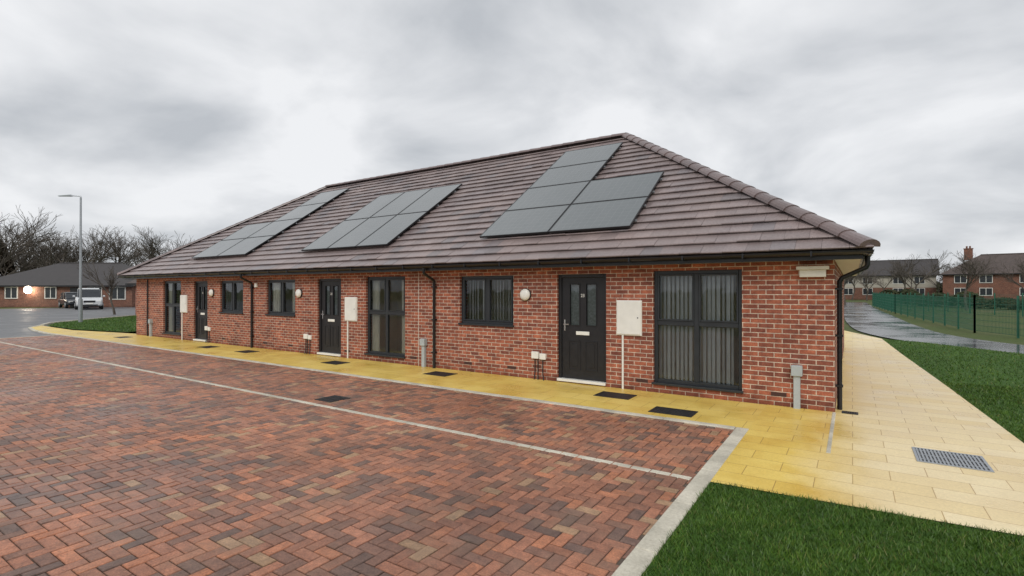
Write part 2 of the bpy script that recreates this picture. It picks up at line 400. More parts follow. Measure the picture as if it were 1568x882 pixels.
for x,y,w,h in [(-3.36,8.25,.62,.42),(-2.2,7.62,.62,.40),(-7.33,8.3,.62,.42),(-10.6,8.15,.6,.42),(-14.65,8.2,.6,.42),(-16.84,8.2,.6,.42),(-23,8.1,.6,.42)]:
    cover('manhole_cover',x,y,w,h,.006,M_iron,False)
cover('drain_grate',.86,7.1,.60,.58,.010,M_metal,True)
cover('drain_grate',-.03,8.95,.2,.16,.010,M_iron,True)
cover('drain_grate',-7.15,5.44,.4,.4,.001,M_iron,True)

# ---------------------------------------------------------------- bungalow
B=empty('brick_bungalow')
YF=8.9; XR=-.214; XL=-24.0; YB=19.3; ZT=2.235
big=[(-2.916,-1.473),(-10.37,-8.98),(-21.65,-20.26)]
small=[(-7.28,-5.855),(-14.83,-13.38),(-17.53,-16.13)]
doors=[(-4.827,-3.80),(-12.35,-11.35),(-19.32,-18.36)]
op=[(a,b,.18,2.13) for a,b in big]+[(a,b,1.06,2.10) for a,b in small]+[(a,b,.03,2.10) for a,b in doors]
op.sort(); L=[]; x=XL
for a,b,z0,z1 in op:
    L.append((x,a,YF,YF+.3,-.05,ZT)); L.append((a,b,YF,YF+.3,-.05,z0)); L.append((a,b,YF,YF+.3,z1,ZT)); x=b
L.append((x,XR,YF,YF+.3,-.05,ZT))
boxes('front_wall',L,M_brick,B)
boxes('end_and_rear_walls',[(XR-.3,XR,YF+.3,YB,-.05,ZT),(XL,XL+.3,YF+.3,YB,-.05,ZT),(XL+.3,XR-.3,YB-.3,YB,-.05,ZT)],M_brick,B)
M_floor=plain('interior_floor',(.42,.35,.26),.6)
box('floor_slab',XL+.3,XR-.3,YF+.3,YB-.3,-.05,.03,M_floor,B)
box('ceiling',XL+.3,XR-.3,YF+.3,YB-.3,2.2,2.23,M_int,B)
box('spine_wall',XL+.3,XR-.3,10.4,10.5,.03,2.2,M_int,B)
boxes('party_walls',[(x_,x_+.1,YF+.3,10.4,.03,2.2) for x_ in (-3.4,-5.3,-8.0,-10.9,-12.9,-15.5,-18,-19.8)],M_int,B)
def window(x0,x1,z0,z1,kind,curt):
    e=bpy.data.objects.new('window',None); link(e,B); y0,y1=YF+.055,YF+.125; f=.06; xm=(x0+x1)/2
    L=[(x0,x0+f,y0,y1,z0,z1),(x1-f,x1,y0,y1,z0,z1),(x0+f,x1-f,y0,y1,z0,z0+f),(x0+f,x1-f,y0,y1,z1-f,z1),(xm-.04,xm+.04,y0,y1,z0+f,z1-f)]
    panes=[]
    if kind=='big':
        zt=1.22
        L+=[(x0+f,xm-.04,y0,y1,zt-.04,zt+.04),(xm+.04,x1-f,y0,y1,zt-.04,zt+.04)]
        spans=[(z0+f,zt-.04),(zt+.04,z1-f)]
    else: spans=[(z0+f,z1-f)]
    boxes('frame',L,M_anth,e,.006)
    sash=[]
    for a,b in ((x0+f,xm-.04),(xm+.04,x1-f)):
        for c,d_ in spans:
            if d_==z1-f:
                s=.03; ys=y0-.012
                sash+=[(a,a+s,ys,y1-.02,c,d_),(b-s,b,ys,y1-.02,c,d_),(a+s,b-s,ys,y1-.02,c,c+s),(a+s,b-s,ys,y1-.02,d_-s,d_)]
                a2,b2,c2,d2=a+s,b-s,c+s,d_-s
            else: a2,b2,c2,d2=a,b,c,d_
            panes.append((a2,b2,c2,d2))
    boxes('sashes',sash,M_anth,e,.004)
    V=[];F=[]
    for a,b,c,d_ in panes:
        q=len(V); V+=[(a,y0+.035,c),(b,y0+.035,c),(b,y0+.035,d_),(a,y0+.035,d_)]; F.append((q,q+1,q+2,q+3))
    mesh_obj('glass',V,F,M_glass,e)
    box('sill',x0-.02,x1+.02,YF-.045,y0,z0-.035,z0+.004,M_anth,e,.006)
    V=[];F=[]
    if curt=='blinds':
        n=int((x1-x0-.1)/.075)
        for i in range(n):
            xc=x0+.07+i*.075+random.uniform(-.006,.006); an=random.uniform(.6,.95); dx=.042*math.cos(an);dy=.042*math.sin(an); yb=y1+.06; q=len(V)
            V+=[(xc-dx,yb+dy,z0+.05),(xc+dx,yb-dy,z0+.05),(xc+dx,yb-dy,z1-.03),(xc-dx,yb+dy,z1-.03)]; F.append((q,q+1,q+2,q+3))
        mesh_obj('blinds',V,F,M_blind,e)
        box('headrail',x0+.03,x1-.03,y1+.03,y1+.08,z1-.09,z1-.03,M_white,e)
    elif curt=='curtain':
        cw=.42 if kind=='small' else .30
        for (s,e_) in ((x0,x0+cw),(x1-cw,x1)):
            n=28; q=len(V)
            for i in range(n+1):
                xx=s+(e_-s)*i/n; yy=y1+.07+.028*math.sin(i*1.35); V+=[(xx,yy,z0+.03),(xx,yy,z1-.02)]
            F+=[(q+2*i,q+2*i+2,q+2*i+3,q+2*i+1) for i in range(n)]
        mesh_obj('curtains',V,F,M_curtain,e)
window(*big[0],.18,2.13,'big','blinds'); window(*big[1],.18,2.13,'big','curtain'); window(*big[2],.18,2.13,'big','curtain')
window(*small[0],1.06,2.10,'small','blinds'); window(*small[1],1.06,2.10,'small','curtain'); window(*small[2],1.06,2.10,'small','blinds')
M_obs=plain('obscured_glass',(.20,.22,.22),.4,.35,25)
def door(x0,x1,num):
    e=bpy.data.objects.new('front_door',None); link(e,B); z0,z1=.03,2.10; f=.065; y0,y1=YF+.05,YF+.13
    boxes('frame',[(x0,x0+f,y0,y1,z0,z1),(x1-f,x1,y0,y1,z0,z1),(x0+f,x1-f,y0,y1,z1-f,z1)],M_door,e,.006)
    box('threshold',x0+.01,x1-.01,YF-.03,y0+.03,z0-.005,z0+.045,M_white,e,.004)
    a,b=x0+f+.004,x1-f-.004; c,d_=z0+.05,z1-f-.004; yl=y0+.03; w=b-a
    g1=(a+.17,a+w/2-.075); g2=(a+w/2+.075,b-.17); gz0,gz1=1.12,1.90
    boxes('leaf',[(a,g1[0],yl,yl+.045,c,d_),(g1[1],g2[0],yl,yl+.045,c,d_),(g2[1],b,yl,yl+.045,c,d_),(g1[0],g1[1],yl,yl+.045,c,gz0),(g2[0],g2[1],yl,yl+.045,c,gz0),(g1[0],g1[1],yl,yl+.045,gz1,d_),(g2[0],g2[1],yl,yl+.045,gz1,d_)],M_door,e)
    tr=[]
    for g in (g1,g2):
        for (p,q,r,s) in ((g[0]-.02,g[0],gz0-.02,gz1+.02),(g[1],g[1]+.02,gz0-.02,gz1+.02),(g[0],g[1],gz0-.02,gz0),(g[0],g[1],gz1,gz1+.02)): tr.append((p,q,yl-.012,yl-.001,r,s))
        for (za,zb) in ((.25,.82),):
            p0,p1=g[0]-.03,g[1]+.03
            tr+=[(p0,p0+.022,yl-.010,yl-.001,za,zb),(p1-.022,p1,yl-.010,yl-.001,za,zb),(p0+.022,p1-.022,yl-.010,yl-.001,za,za+.022),(p0+.022,p1-.022,yl-.010,yl-.001,zb-.022,zb),(p0+.06,p1-.06,yl-.007,yl-.001,za+.06,zb-.06)]
    boxes('panel_mouldings',tr,M_door,e,.003)
    V=[];F=[]
    for g in (g1,g2):
        q=len(V); V+=[(g[0],yl+.02,gz0),(g[1],yl+.02,gz0),(g[1],yl+.02,gz1),(g[0],yl+.02,gz1)]; F.append((q,q+1,q+2,q+3))
    mesh_obj('glazing',V,F,M_glass,e)
    box('obscured_backing',a+.15,b-.15,yl+.047,yl+.052,gz0-.02,gz1+.02,M_obs,e)
    xm=(a+b)/2
    box('letter_plate',xm-.14,xm+.14,yl-.014,yl-.002,.93,1.0,M_white,e,.006)
    boxes('handle',[(a+.045,a+.075,yl-.012,yl-.002,1.0,1.22),(a+.052,a+.068,yl-.045,yl-.012,1.12,1.135),(a+.05,a+.17,yl-.055,yl-.045,1.117,1.138)],M_chrome,e,.003)
    cu=bpy.data.curves.new('house_number','FONT'); cu.body=num; cu.size=.085; cu.extrude=.002; cu.align_x='CENTER'; cu.materials.append(M_white)
    t=bpy.data.objects.new('house_number',cu); t.location=(xm,yl-.004,1.66); t.rotation_euler=(math.pi/2,0,0); link(t,e)
for (a,b),n in zip(doors,('23','22','21')): door(a,b,n)
for xc in (-3.35,-10.93,-20.0):
    e=bpy.data.objects.new('electric_meter_box',None); link(e,B)
    box('cabinet',xc-.235,xc+.235,YF-.035,YF+.01,.98,1.61,M_white,e,.008)
    box('lid',xc-.215,xc+.215,YF-.05,YF-.035,1.0,1.59,M_white,e,.006)
    box('lock',xc+.16,xc+.18,YF-.055,YF-.05,1.29,1.31,M_black,e)
    tube('conduit',[(xc-.12,YF-.02,.98),(xc-.12,YF-.02,.0)],.019,M_white,e)
for xc in (-5.55,-13.16,-18.03):
    e=bpy.data.objects.new('wall_lamp',None); link(e,B)
    lathe('rim',[(.13,0),(.13,.03),(.12,.035)],(xc,YF,1.70),(0,-1,0),M_black,e,32)
    o=lathe('diffuser',[(.12,.03),(.117,.05),(.10,.075),(.07,.092),(.03,.10),(.005,.101)],(xc,YF,1.70),(0,-1,0),M_white,e,32)
    o.data.polygons.foreach_set('use_smooth',[True]*len(o.data.polygons))
for xc in (-5.2,-12.72,-18.25):
    e=bpy.data.objects.new('utility_box',None); link(e,B)
    boxes('boxes',[(xc-.19,xc-.03,YF-.06,YF+.0,.42,.56),(xc-.01,xc+.13,YF-.05,YF+.0,.41,.53)],M_white,e,.008)
    for k,o_ in enumerate((-.12,-.05,.06)):
        tube('cable',[(xc+o_,YF-.025,.42),(xc+o_,YF-.025,.15),(xc+o_+.02*k,YF-.06,.0)],.011,M_black,e,2)
for xc in (-.70,-8.33,-22.6):
    e=bpy.data.objects.new('gas_meter_riser',None); link(e,B)
    box('cap',xc-.075,xc+.075,YF-.11,YF+.0,.50,.66,M_grey,e,.01)
    box('duct',xc-.045,xc+.045,YF-.075,YF+.0,.0,.50,M_grey,e,.008)
e=bpy.data.objects.new('bird_nest_box',None); link(e,B)
box('body',-.66,-.32,YF-.10,YF,1.99,2.10,M_cream,e,.006); box('lid',-.70,-.28,YF-.14,YF,2.10,2.15,M_cream,e,.006)
box('alarm_sounder',-15.42,-15.30,YF-.05,YF,1.88,2.0,M_white,B,.01)
ab=[]
for xc in (-.95,-3.12,-5.9,-7.05,-8.7,-11.1,-13.6,-14.9,-17.3,-19.6): ab.append((xc-.107,xc+.107,YF-.004,YF+.01,.155,.215))
boxes('air_bricks',ab,plain('air_brick',(.06,.025,.02),.8),B)
box('movement_joint',-8.535,-8.525,YF-.002,YF+.01,0,2.2,M_cream,B)
# roof
ex0,ex1,ey0,ey1,ez=-24.45,.19,8.5,19.70,2.36; run=5.60; rise=3.82; ry=ey0+run; th=math.atan2(rise,run); TL=math.hypot(run,rise)
rz=ez+rise
mesh_obj('roof_deck',[(ex0,ey0,ez),(ex1,ey0,ez),(ex1,ey1,ez),(ex0,ey1,ez),(ex0+run,ry,rz),(ex1-run,ry,rz)],[(0,1,5,4),(1,2,5),(2,3,4,5),(3,0,4)],M_deck,B)
def slope(origin,sd,L):
    sd=Vector(sd); pd=Vector((-sd.y,sd.x,0)); td=pd*math.cos(th)+Vector((0,0,math.sin(th))); nd=sd.cross(td).normalized()
    bm=bmesh.new(); cl=bm.verts.layers.float_color.new('col'); g=.312; w=.33; rows=int(TL/g)+1; O=Vector(origin)
    TF=[(0,3,2,1),(4,5,6,7),(1,2,6,5),(3,0,4,7),(2,3,7,6),(0,1,9,8),(8,9,5,4)]
    for r in range(rows):
        t0=r*g-.035; t1=min(t0+g+.05,TL-.02)
        if t1-t0<.08: continue
        p=max(0,t0*math.cos(th)); off=(r%2)*w/2; rc=random.uniform(.94,1.06)
        s=-w+off+ math.floor((p)/w)*w
        while s<L-p+w:
            n0=.064+random.gauss(0,.003); v=[]
            a,b=s+.0016,s+w-.0016; skew=random.gauss(0,.0022)
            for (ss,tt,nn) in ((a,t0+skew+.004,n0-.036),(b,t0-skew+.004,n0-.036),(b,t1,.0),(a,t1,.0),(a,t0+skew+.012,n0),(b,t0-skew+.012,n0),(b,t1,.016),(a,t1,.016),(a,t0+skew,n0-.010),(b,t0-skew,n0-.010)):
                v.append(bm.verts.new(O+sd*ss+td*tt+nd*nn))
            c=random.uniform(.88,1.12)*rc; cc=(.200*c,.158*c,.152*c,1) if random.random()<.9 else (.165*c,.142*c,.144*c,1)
            for i_,q in enumerate(v): q[cl]=cc if i_ in(6,7) else ((cc[0]*.5,cc[1]*.5,cc[2]*.5,1) if i_<4 else (cc[0]*1.25,cc[1]*1.25,cc[2]*1.25,1))  # caught light on noses and gap shadow beneath are put into the vertex colour
            for f in TF: bm.faces.new([v[i] for i in f])
            s+=w
    for P,nrm in ((O,(sd-pd)),(O+sd*L,(-sd-pd))):
        bmesh.ops.bisect_plane(bm,geom=bm.verts[:]+bm.edges[:]+bm.faces[:],plane_co=P,plane_no=-nrm.normalized(),clear_outer=True)
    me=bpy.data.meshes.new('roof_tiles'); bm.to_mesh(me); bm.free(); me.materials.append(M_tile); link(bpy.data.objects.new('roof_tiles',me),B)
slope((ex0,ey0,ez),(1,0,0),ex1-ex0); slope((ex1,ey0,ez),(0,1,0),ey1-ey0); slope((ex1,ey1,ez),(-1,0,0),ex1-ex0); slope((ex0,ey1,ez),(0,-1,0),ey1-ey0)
def caps(p0,p1,lift):
    p0=Vector(p0);p1=Vector(p1); d=(p1-p0); Ln=d.length; d.normalize(); sdv=d.cross(Vector((0,0,1))).normalized(); up=sdv.cross(d)
    V=[];F=[];C=[]; k=int(Ln/.40); n=9
    for i in range(k+1):
        a=p0+d*(Ln*i/(k+1)); b=p0+d*(Ln*(i+1)/(k+1)+.03); c=random.uniform(.8,1.15)
        q=len(V)
        for P,R in ((a,.172),(a,.145),(b,.150)):
            for j in range(n):
                an=math.pi*j/(n-1); V.append(P+sdv*(math.cos(an)*R)+up*(math.sin(an)*R*.62+lift-.03)); C.append((.165*c,.122*c,.118*c,1))
        for j in range(n-1):
            F.append((q+j,q+n+j,q+n+j+1,q+j+1)); F.append((q+j,q+j+1,q+2*n+j+1,q+2*n+j))
        if i==0: F.append(tuple(q+n+j for j in range(n)))
    o=mesh_obj('ridge_tiles',V,F,M_tile,B,uv=False); at=o.data.color_attributes.new('col','FLOAT_COLOR','POINT'); at.data.foreach_set('color',np.array(C,dtype=np.float32).ravel())
caps((ex0+run,ry,rz),(ex1-run,ry,rz),.065)
for c,r_ in (((ex1,ey0,ez),(ex1-run,ry,rz)),((ex0,ey0,ez),(ex0+run,ry,rz)),((ex1,ey1,ez),(ex1-run,ry,rz)),((ex0,ey1,ez),(ex0+run,ry,rz))): caps(c,r_,.06)
fx0,fx1,fy0,fy1=ex0+.06,ex1-.06,ey0+.06,ey1-.06
boxes('fascia',[(fx0,fx1,fy0,fy0+.02,2.225,2.355),(fx0,fx1,fy1-.02,fy1,2.225,2.355),(fx1-.02,fx1,fy0+.02,fy1-.02,2.225,2.355),(fx0,fx0+.02,fy0+.02,fy1-.02,2.225,2.355)],M_black,B)
boxes('soffit',[(fx0+.02,fx1-.02,fy0+.02,YF,2.238,2.25),(XR,fx1-.02,YF,fy1-.02,2.238,2.25),(fx0+.02,XL,YF,fy1-.02,2.238,2.25)],M_cream,B)
def gutter(p0,p1,out):
    p0=Vector(p0);p1=Vector(p1);out=Vector(out);n=9;V=[];F=[];R=.06
    for P in (p0,p1):
        for rr in (R,R-.006):
            for j in range(n):
                an=math.pi*j/(n-1); V.append(P+out*(math.cos(an)*rr)+Vector((0,0,-math.sin(an)*rr)))
    for j in range(n-1):
        F.append((j,j+1,2*n+j+1,2*n+j)); F.append((n+j,3*n+j,3*n+j+1,n+j+1)); F.append((j,n+j,n+j+1,j+1)); F.append((2*n+j,2*n+j+1,3*n+j+1,3*n+j))
    F.append((0,2*n,3*n,n)); F.append((n-1,2*n-1,4*n-1,3*n-1))
    mesh_obj('gutter',V,F,M_black,B)
gz=2.345; o_=.062
gutter((fx0-.11,fy0-o_,gz),(fx1+.11,fy0-o_,gz),(0,-1,0)); gutter((fx1+o_,fy0-.11,gz),(fx1+o_,fy1+.11,gz),(1,0,0)); gutter((fx0-o_,fy0-.11,gz),(fx0-o_,fy1+.11,gz),(-1,0,0)); gutter((fx0-.11,fy1+o_,gz),(fx1+.11,fy1+o_,gz),(0,1,0))
gb=[]
x=-23.9
while x<.05:
    gb.append((x,x+.025,fy0-.128,fy0,gz-.069,gz-.058)); gb.append((x,x+.025,fy0-.130,fy0-.122,gz-.06,gz+.004)); x+=.9
boxes('gutter_brackets',gb,M_black,B)
def downpipe(xp,rt=.034):
    tube('downpipe',[(xp,fy0-.058,gz-.03),(xp,fy0-.058,2.2),(xp,fy0-.04,2.16),(xp,YF-.08,2.02),(xp,YF-.055,1.97),(xp,YF-.055,0)],rt,M_black,B)
    boxes('pipe_clips',[(xp-.05,xp+.05,YF-.1,YF,z_,z_+.03) for z_ in (.35,1.1,1.85)],M_black,B)
for xp in (-8.0,-15.54): downpipe(xp)
tube('downpipe',[(-22.9,YF-.04,2.2),(-22.9,YF-.04,0)],.022,M_black,B)
yp=9.13
tube('downpipe',[(fx1+.058,yp,gz-.03),(fx1+.058,yp,2.17),(fx1+.04,yp,2.13),(XR+.09,yp,1.98),(XR+.055,yp,1.92),(XR+.055,yp,0)],.034,M_black,B)
boxes('pipe_clips',[(XR,XR+.1,yp-.05,yp+.05,z_,z_+.03) for z_ in (.35,1.1,1.8)],M_black,B)

def solar(x0,y0,cols,pw,ph):
    e=empty('solar_panel_array',(x0,y0,ez+(y0-ey0)*math.tan(th)))
    e.rotation_euler=(th,0,0)
    fr=[];gl=[];f=.018
    for i,(r0,r1) in enumerate(cols):
        for r in range(r0,r1):
            a=i*pw+.009;b=(i+1)*pw-.009;c=r*ph+.009;d_=(r+1)*ph-.009
            fr+=[(a,a+f,c,d_,.105,.145),(b-f,b,c,d_,.105,.145),(a+f,b-f,c,c+f,.105,.145),(a+f,b-f,d_-f,d_,.105,.145)]
            gl.append((a+f,b-f,c+f,d_-f,.11,.141))
    boxes('frames',fr,M_black,e); boxes('cells',gl,M_pv,e)
    rl=[]
    for i,(r0,r1) in enumerate(cols):
        for fy in (.25,.75):
            for r in range(r0,r1): rl.append((i*pw-.02,(i+1)*pw+.02,(r+fy)*ph-.02,(r+fy)*ph+.02,.07,.104))
    boxes('rails',rl,M_metal,e)
solar(-6.95,9.24,[(0,4),(0,2)],1.76,1.262)
solar(-13.45,9.2,[(0,2)]*3,1.2,1.84)
solar(-20.0,9.2,[(0,2),(0,4)],1.78,1.262)

# ---------------------------------------------------------------- background houses
M_slate=plain('dark_roof_tiles',(.05,.045,.045),.7,.25,3)
M_brownroof=plain('brown_roof_tiles',(.085,.065,.058),.7,.25,3)
M_render=plain('cream_render',(.42,.39,.33),.9,.1,1)
M_wdark=plain('dark_window',(.03,.035,.04),.15,.2)
def house(name,loc,rz,w,d_,eave,ridge,wall,roof,hip,wins,chim=(),sep=.45,lower=None):
    e=empty(name,(loc[0],loc[1],-.06),rz); hw=w/2;hd=d_/2;o=sep
    if lower:
        box('ground_floor_walls',-hw,hw,-hd,hd,0,eave*.5,lower,e); box('upper_walls',-hw-.02,hw+.02,-hd-.02,hd+.02,eave*.5,eave,wall,e)
    else: box('walls',-hw,hw,-hd,hd,0,eave,wall,e)
    if not hip:
        for sx_ in (-hw,hw): mesh_obj('gable',[(sx_,-hd,eave),(sx_,hd,eave),(sx_,0,ridge-.1)],[(0,1,2)],wall,e)
    k=hd+o if hip else 0
    X0,X1=-hw-o,hw+o; V=[(X0,-hd-o,eave-.05),(X1,-hd-o,eave-.05),(X1,hd+o,eave-.05),(X0,hd+o,eave-.05),(X0+k,0,ridge),(X1-k,0,ridge)]
    mesh_obj('roof',V,[(0,1,5,4),(2,3,4,5)]+([(1,2,5),(3,0,4),(3,2,1,0)] if hip else []),roof,e)
    boxes('fascia',[(X0-.03,X1+.03,-hd-o-.03,-hd-o,eave-.17,eave-.02)],M_black,e)
    boxes('ridge',[(X0+k,X1-k,-.12,.12,ridge-.05,ridge+.07)],roof,e)
    F_=[];G=[];D=[]
    for (a,z0,ww,hh,kind) in wins:
        y=-hd-.03
        if kind=='d': D.append((a,a+ww,y-.03,y+.05,z0,z0+hh)); continue
        G.append((a,a+ww,y-.02,y+.04,z0,z0+hh)); t=.07
        F_+=[(a-t,a,y-.05,y+.04,z0-t,z0+hh+t),(a+ww,a+ww+t,y-.05,y+.04,z0-t,z0+hh+t),(a,a+ww,y-.05,y+.04,z0-t,z0),(a,a+ww,y-.05,y+.04,z0+hh,z0+hh+t),(a+ww/2-.03,a+ww/2+.03,y-.045,y+.04,z0,z0+hh)]
    if G: boxes('windows',G,M_wdark,e)
    if F_: boxes('window_frames',F_,M_white,e)
    if D: boxes('doors',D,M_door,e)
    for cx in chim:
        boxes('chimney',[(cx-.55,cx+.55,-.4,.4,ridge-.8,ridge+1.0),(cx-.62,cx+.62,-.46,.46,ridge+1.0,ridge+1.12),(cx-.32,cx-.08,-.12,.12,ridge+1.12,ridge+1.5),(cx+.08,cx+.32,-.12,.12,ridge+1.12,ridge+1.5)],M_brick_far,e)
    return e
R=math.radians
h1=house('brick_bungalow',(-73.3,22.6),R(33.5),17,10,2.35,4.95,M_brick_far,M_slate,True,[(-7.5,1,1.2,1.1,'w'),(-4.8,1,1.2,1.1,'w'),(-.6,1,1.1,1.1,'w'),(2.0,0,1,2.1,'d'),(3.9,1,1.4,1.1,'w'),(6.2,.9,1.6,1.2,'w')])
M_lit=emis('lit_lamp',(1,.86,.68),25)
lathe('lit_wall_lamp',[(.38,0),(.36,.12),(.25,.22),(.05,.30)],(-2.0,-5.5,1.85),(0,-1,0),M_lit,h1,20)
house('brick_bungalow',(-90,8),R(50),14,10,2.35,4.9,M_brick_far,M_slate,True,[(-3,1,1.4,1.1,'w'),(2,1,1.4,1.1,'w')])
house('brick_bungalow',(-39.6,20.7),0,9.6,8.6,2.36,6.15,M_brick,M_brownroof,True,[(-3,1,1.4,1.1,'w')])
def row(xs,zs,w=1.4,h=1.1): return [(x_,z_,w,h,'w') for x_ in xs for z_ in zs]
house('semi_detached_house',(5,120),R(-4),15,9,4.5,7.4,M_render,M_slate,False,row((-6,-3,1.5,4.5),(1.0,3.0)),(),lower=M_brick_far)
house('semi_detached_house',(20.5,112),R(-10),15,9,4.4,7.6,M_brick_far,M_brownroof,True,row((-6,-3,1.5,4.5),(1.0,3.0)),(-4.5,))
house('semi_detached_house',(37,104),R(-24),13,9,4.2,7.0,M_render,M_slate,False,row((-5,-2,2.5),(1.0,2.9)),(-4,),lower=M_brick_far)
house('brick_house',(-22,150),R(8),26,9,4.8,7.8,M_brick_far,M_slate,False,row((-11,-6,-1,4,9),(1.0,3.4)),(-8,8))

# ---------------------------------------------------------------- trees
def tree_segments(h,seed,levels=6,spread=.55,ktr=.3):
    rnd=random.Random(seed); segs=[]
    def grow(p,d,ln,r,lv):
        n=3 if lv>1 else 2; q=p; dd=d.copy()
        for i in range(n):
            dd=(dd+Vector((rnd.gauss(0,.11),rnd.gauss(0,.11),rnd.gauss(.04,.06)))).normalized()
            q2=q+dd*ln/n; segs.append((q,q2,r*(1-.35*i/n),r*(1-.35*(i+1)/n)))
            if lv>0 and (lv<levels or i>0):
                for _ in range(1 if i<n-1 else 2):
                    ax=Vector((rnd.gauss(0,1),rnd.gauss(0,1),rnd.gauss(0,.35))).normalized()
                    nd=(dd+ax*rnd.uniform(spread*.7,spread*1.5)).normalized()
                    grow(q2,nd,ln*rnd.uniform(.58,.82),r*rnd.uniform(.48,.64),lv-1)
            q=q2
    grow(Vector((0,0,-.1)),Vector((0,0,1)),h*ktr,h*.022,levels)
    m=max(max(a.z,b.z) for a,b,_,_ in segs); k=h/m
    return [(a*k,b*k,ra,rb) for a,b,ra,rb in segs]
def seg_arrays(segs,minr,sides=3):
    V=[];F=[]
    for a,b,ra,rb in segs:
        d=(b-a).normalized(); s=d.orthogonal().normalized(); t=d.cross(s); q=len(V); m=5 if ra>.06 else sides
        for P,r_ in ((a,max(ra,minr)),(b,max(rb,minr))):
            for i in range(m):
                an=2*math.pi*i/m; V.append(P+s*math.cos(an)*r_+t*math.sin(an)*r_)
        F+=[(q+i,q+(i+1)%m,q+m+(i+1)%m,q+m+i) for i in range(m)]
    return np.array([tuple(v) for v in V]),F
T=[seg_arrays(tree_segments(10,s,5,.62),.015) for s in (3,11,23,41)]
def forest(name,places,mat=M_bark):
    VV=[];FF=[];n=0
    for (x,y,s,k) in places:
        V,F=T[k%4]; a=random.uniform(0,6.28); c,s_=math.cos(a),math.sin(a); R_=np.array([[c,-s_,0],[s_,c,0],[0,0,1]])
        W_=V@R_.T*s+np.array([x,y,-.06]); VV.append(W_); FF+=[tuple(i+n for i in f) for f in F]; n+=len(V)
    V=np.concatenate(VV); me=bpy.data.meshes.new(name); me.from_pydata(V.tolist(),[],FF); me.update(); me.materials.append(mat)
    return link(bpy.data.objects.new(name,me))
def at(brg,dist):   # compass bearing from +Y and distance
    a=math.radians(brg); return (math.sin(a)*dist,math.cos(a)*dist)
pl=[]
for i in range(28):
    b=-84+i*.36+random.uniform(-.2,.2); x,y=at(b,random.uniform(108,140)); pl.append((x,y,random.uniform(1.05,1.5)*(1.06 if b<-77 else .9),i))
for b,s in ((-74.0,1.0),(-73.2,1.2),(-72.3,1.4),(-71.2,1.4),(-70.3,1.1),(-69.4,1.05),(-68.3,1.35),(-67.4,1.4),(-66.4,1.3),(-65.3,1.1),(-64,1.1)):
    x,y=at(b,random.uniform(118,130)); pl.append((x,y,s,int(b*7)))
forest('bare_trees',pl)
pl=[]
for i in range(18):
    b=-1.5+i*.85+random.uniform(-.3,.3); x,y=at(b,random.uniform(85,130)); pl.append((x,y,random.uniform(.5,.8),i))
forest('bare_trees',pl)
x,y=at(-.6,72); forest('bare_tree',[(x,y,.72,1)])
x,y=at(8.0,62); forest('bare_tree',[(x,y,.55,2)])
x,y=at(13.0,70); forest('bare_tree',[(x,y,.55,3)])
V,F=seg_arrays(tree_segments(3.9,5,4,.35,.42),.012)
me=bpy.data.meshes.new('sapling'); me.from_pydata((V+np.array([-45.5,15.5,0])).tolist(),[],F); me.materials.append(M_bark); link(bpy.data.objects.new('sapling',me))
def leafmat(name,a,b):
    t=NT(name); f=t.noise(t.coord(),1.5,4); t.set(color=t.ramp(f,[(.35,a),(.65,b)]),rough=.8,spec=.2); return t.m
def hedge(name,p0,p1,w,h,n,mat,size=.22):
    p0=Vector((*p0,0));p1=Vector((*p1,0));d_=p1-p0;L_=d_.length;d_.normalize();s=Vector((-d_.y,d_.x,0)); V=[];F=[]
    for i in range(n):
        t=random.random()*L_; hh=h*(.75+.3*math.sin(t*.5)*math.sin(t*.23+1)+.15*math.sin(t*1.7)); z=random.random()**.6*hh
        c=p0+d_*t+s*random.uniform(-w,w)*math.sqrt(max(0.05,1-(z/hh)**2)); c.z=z
        u=Vector((random.gauss(0,1),random.gauss(0,1),random.gauss(0,1))).normalized(); v=u.orthogonal().normalized(); q=len(V); k=size*random.uniform(.5,1.2)
        V+=[c+u*k,c+v*k*.6,c-u*k,c-v*k*.6]; F.append((q,q+1,q+2,q+3))
    return mesh_obj(name,V,F,mat,uv=False)
M_hedge=leafmat('hedge_leaf',(.022,.032,.014),(.07,.075,.035)); M_brush=leafmat('brown_brush',(.042,.032,.024),(.09,.07,.048))
hedge('hedge',at(-84,118),at(-76,122),4,10.5,15000,M_brush,.28)
hedge('hedge',at(-76,130),at(-60,150),3,5,9000,M_brush,.35)
hedge('hedge',at(-4,150),at(22,135),2,3.2,7000,M_hedge,.45)
hedge('hedge',at(2.2,80),at(14,64),1.2,1.7,7000,M_hedge,.2)

# ---------------------------------------------------------------- fence
def fence(pts,h,gap=.1,kr=1):
    e=empty('green_mesh_fence'); post=[]; V=[];F=[]
    def bar(a,b,r):
        a=Vector(a);b=Vector(b); d_=(b-a).normalized(); s=d_.orthogonal().normalized(); t=d_.cross(s); q=len(V)
        for P in (a,b):
            for i in range(4): an=math.pi/4+math.pi/2*i; V.append(P+s*math.cos(an)*r+t*math.sin(an)*r)
        F.extend([(q+i,q+(i+1)%4,q+4+(i+1)%4,q+4+i) for i in range(4)])
    P=[Vector(p) for p in pts]
    for a,b in zip(P[:-1],P[1:]):
        L_=(b-a).length; d_=(b-a)/L_; k=max(1,round(L_/2.5)); st=L_/k
        for i in range(k+1):
            c=a+d_*st*i; post.append((c.x-.035,c.x+.035,c.y-.035,c.y+.035,-.06,h+.12))
        for i in range(int(L_/gap)):
            c=a+d_*gap*i; bar((c.x,c.y,.03),(c.x,c.y,h),.004*kr)
        for j in range(7):
            z=.05+(h-.07)*j/6; bar((a.x,a.y,z),(b.x,b.y,z),.006*kr)
    boxes('posts',post,M_fence,e); mesh_obj('mesh_panels',V,F,M_fence,e,uv=False)
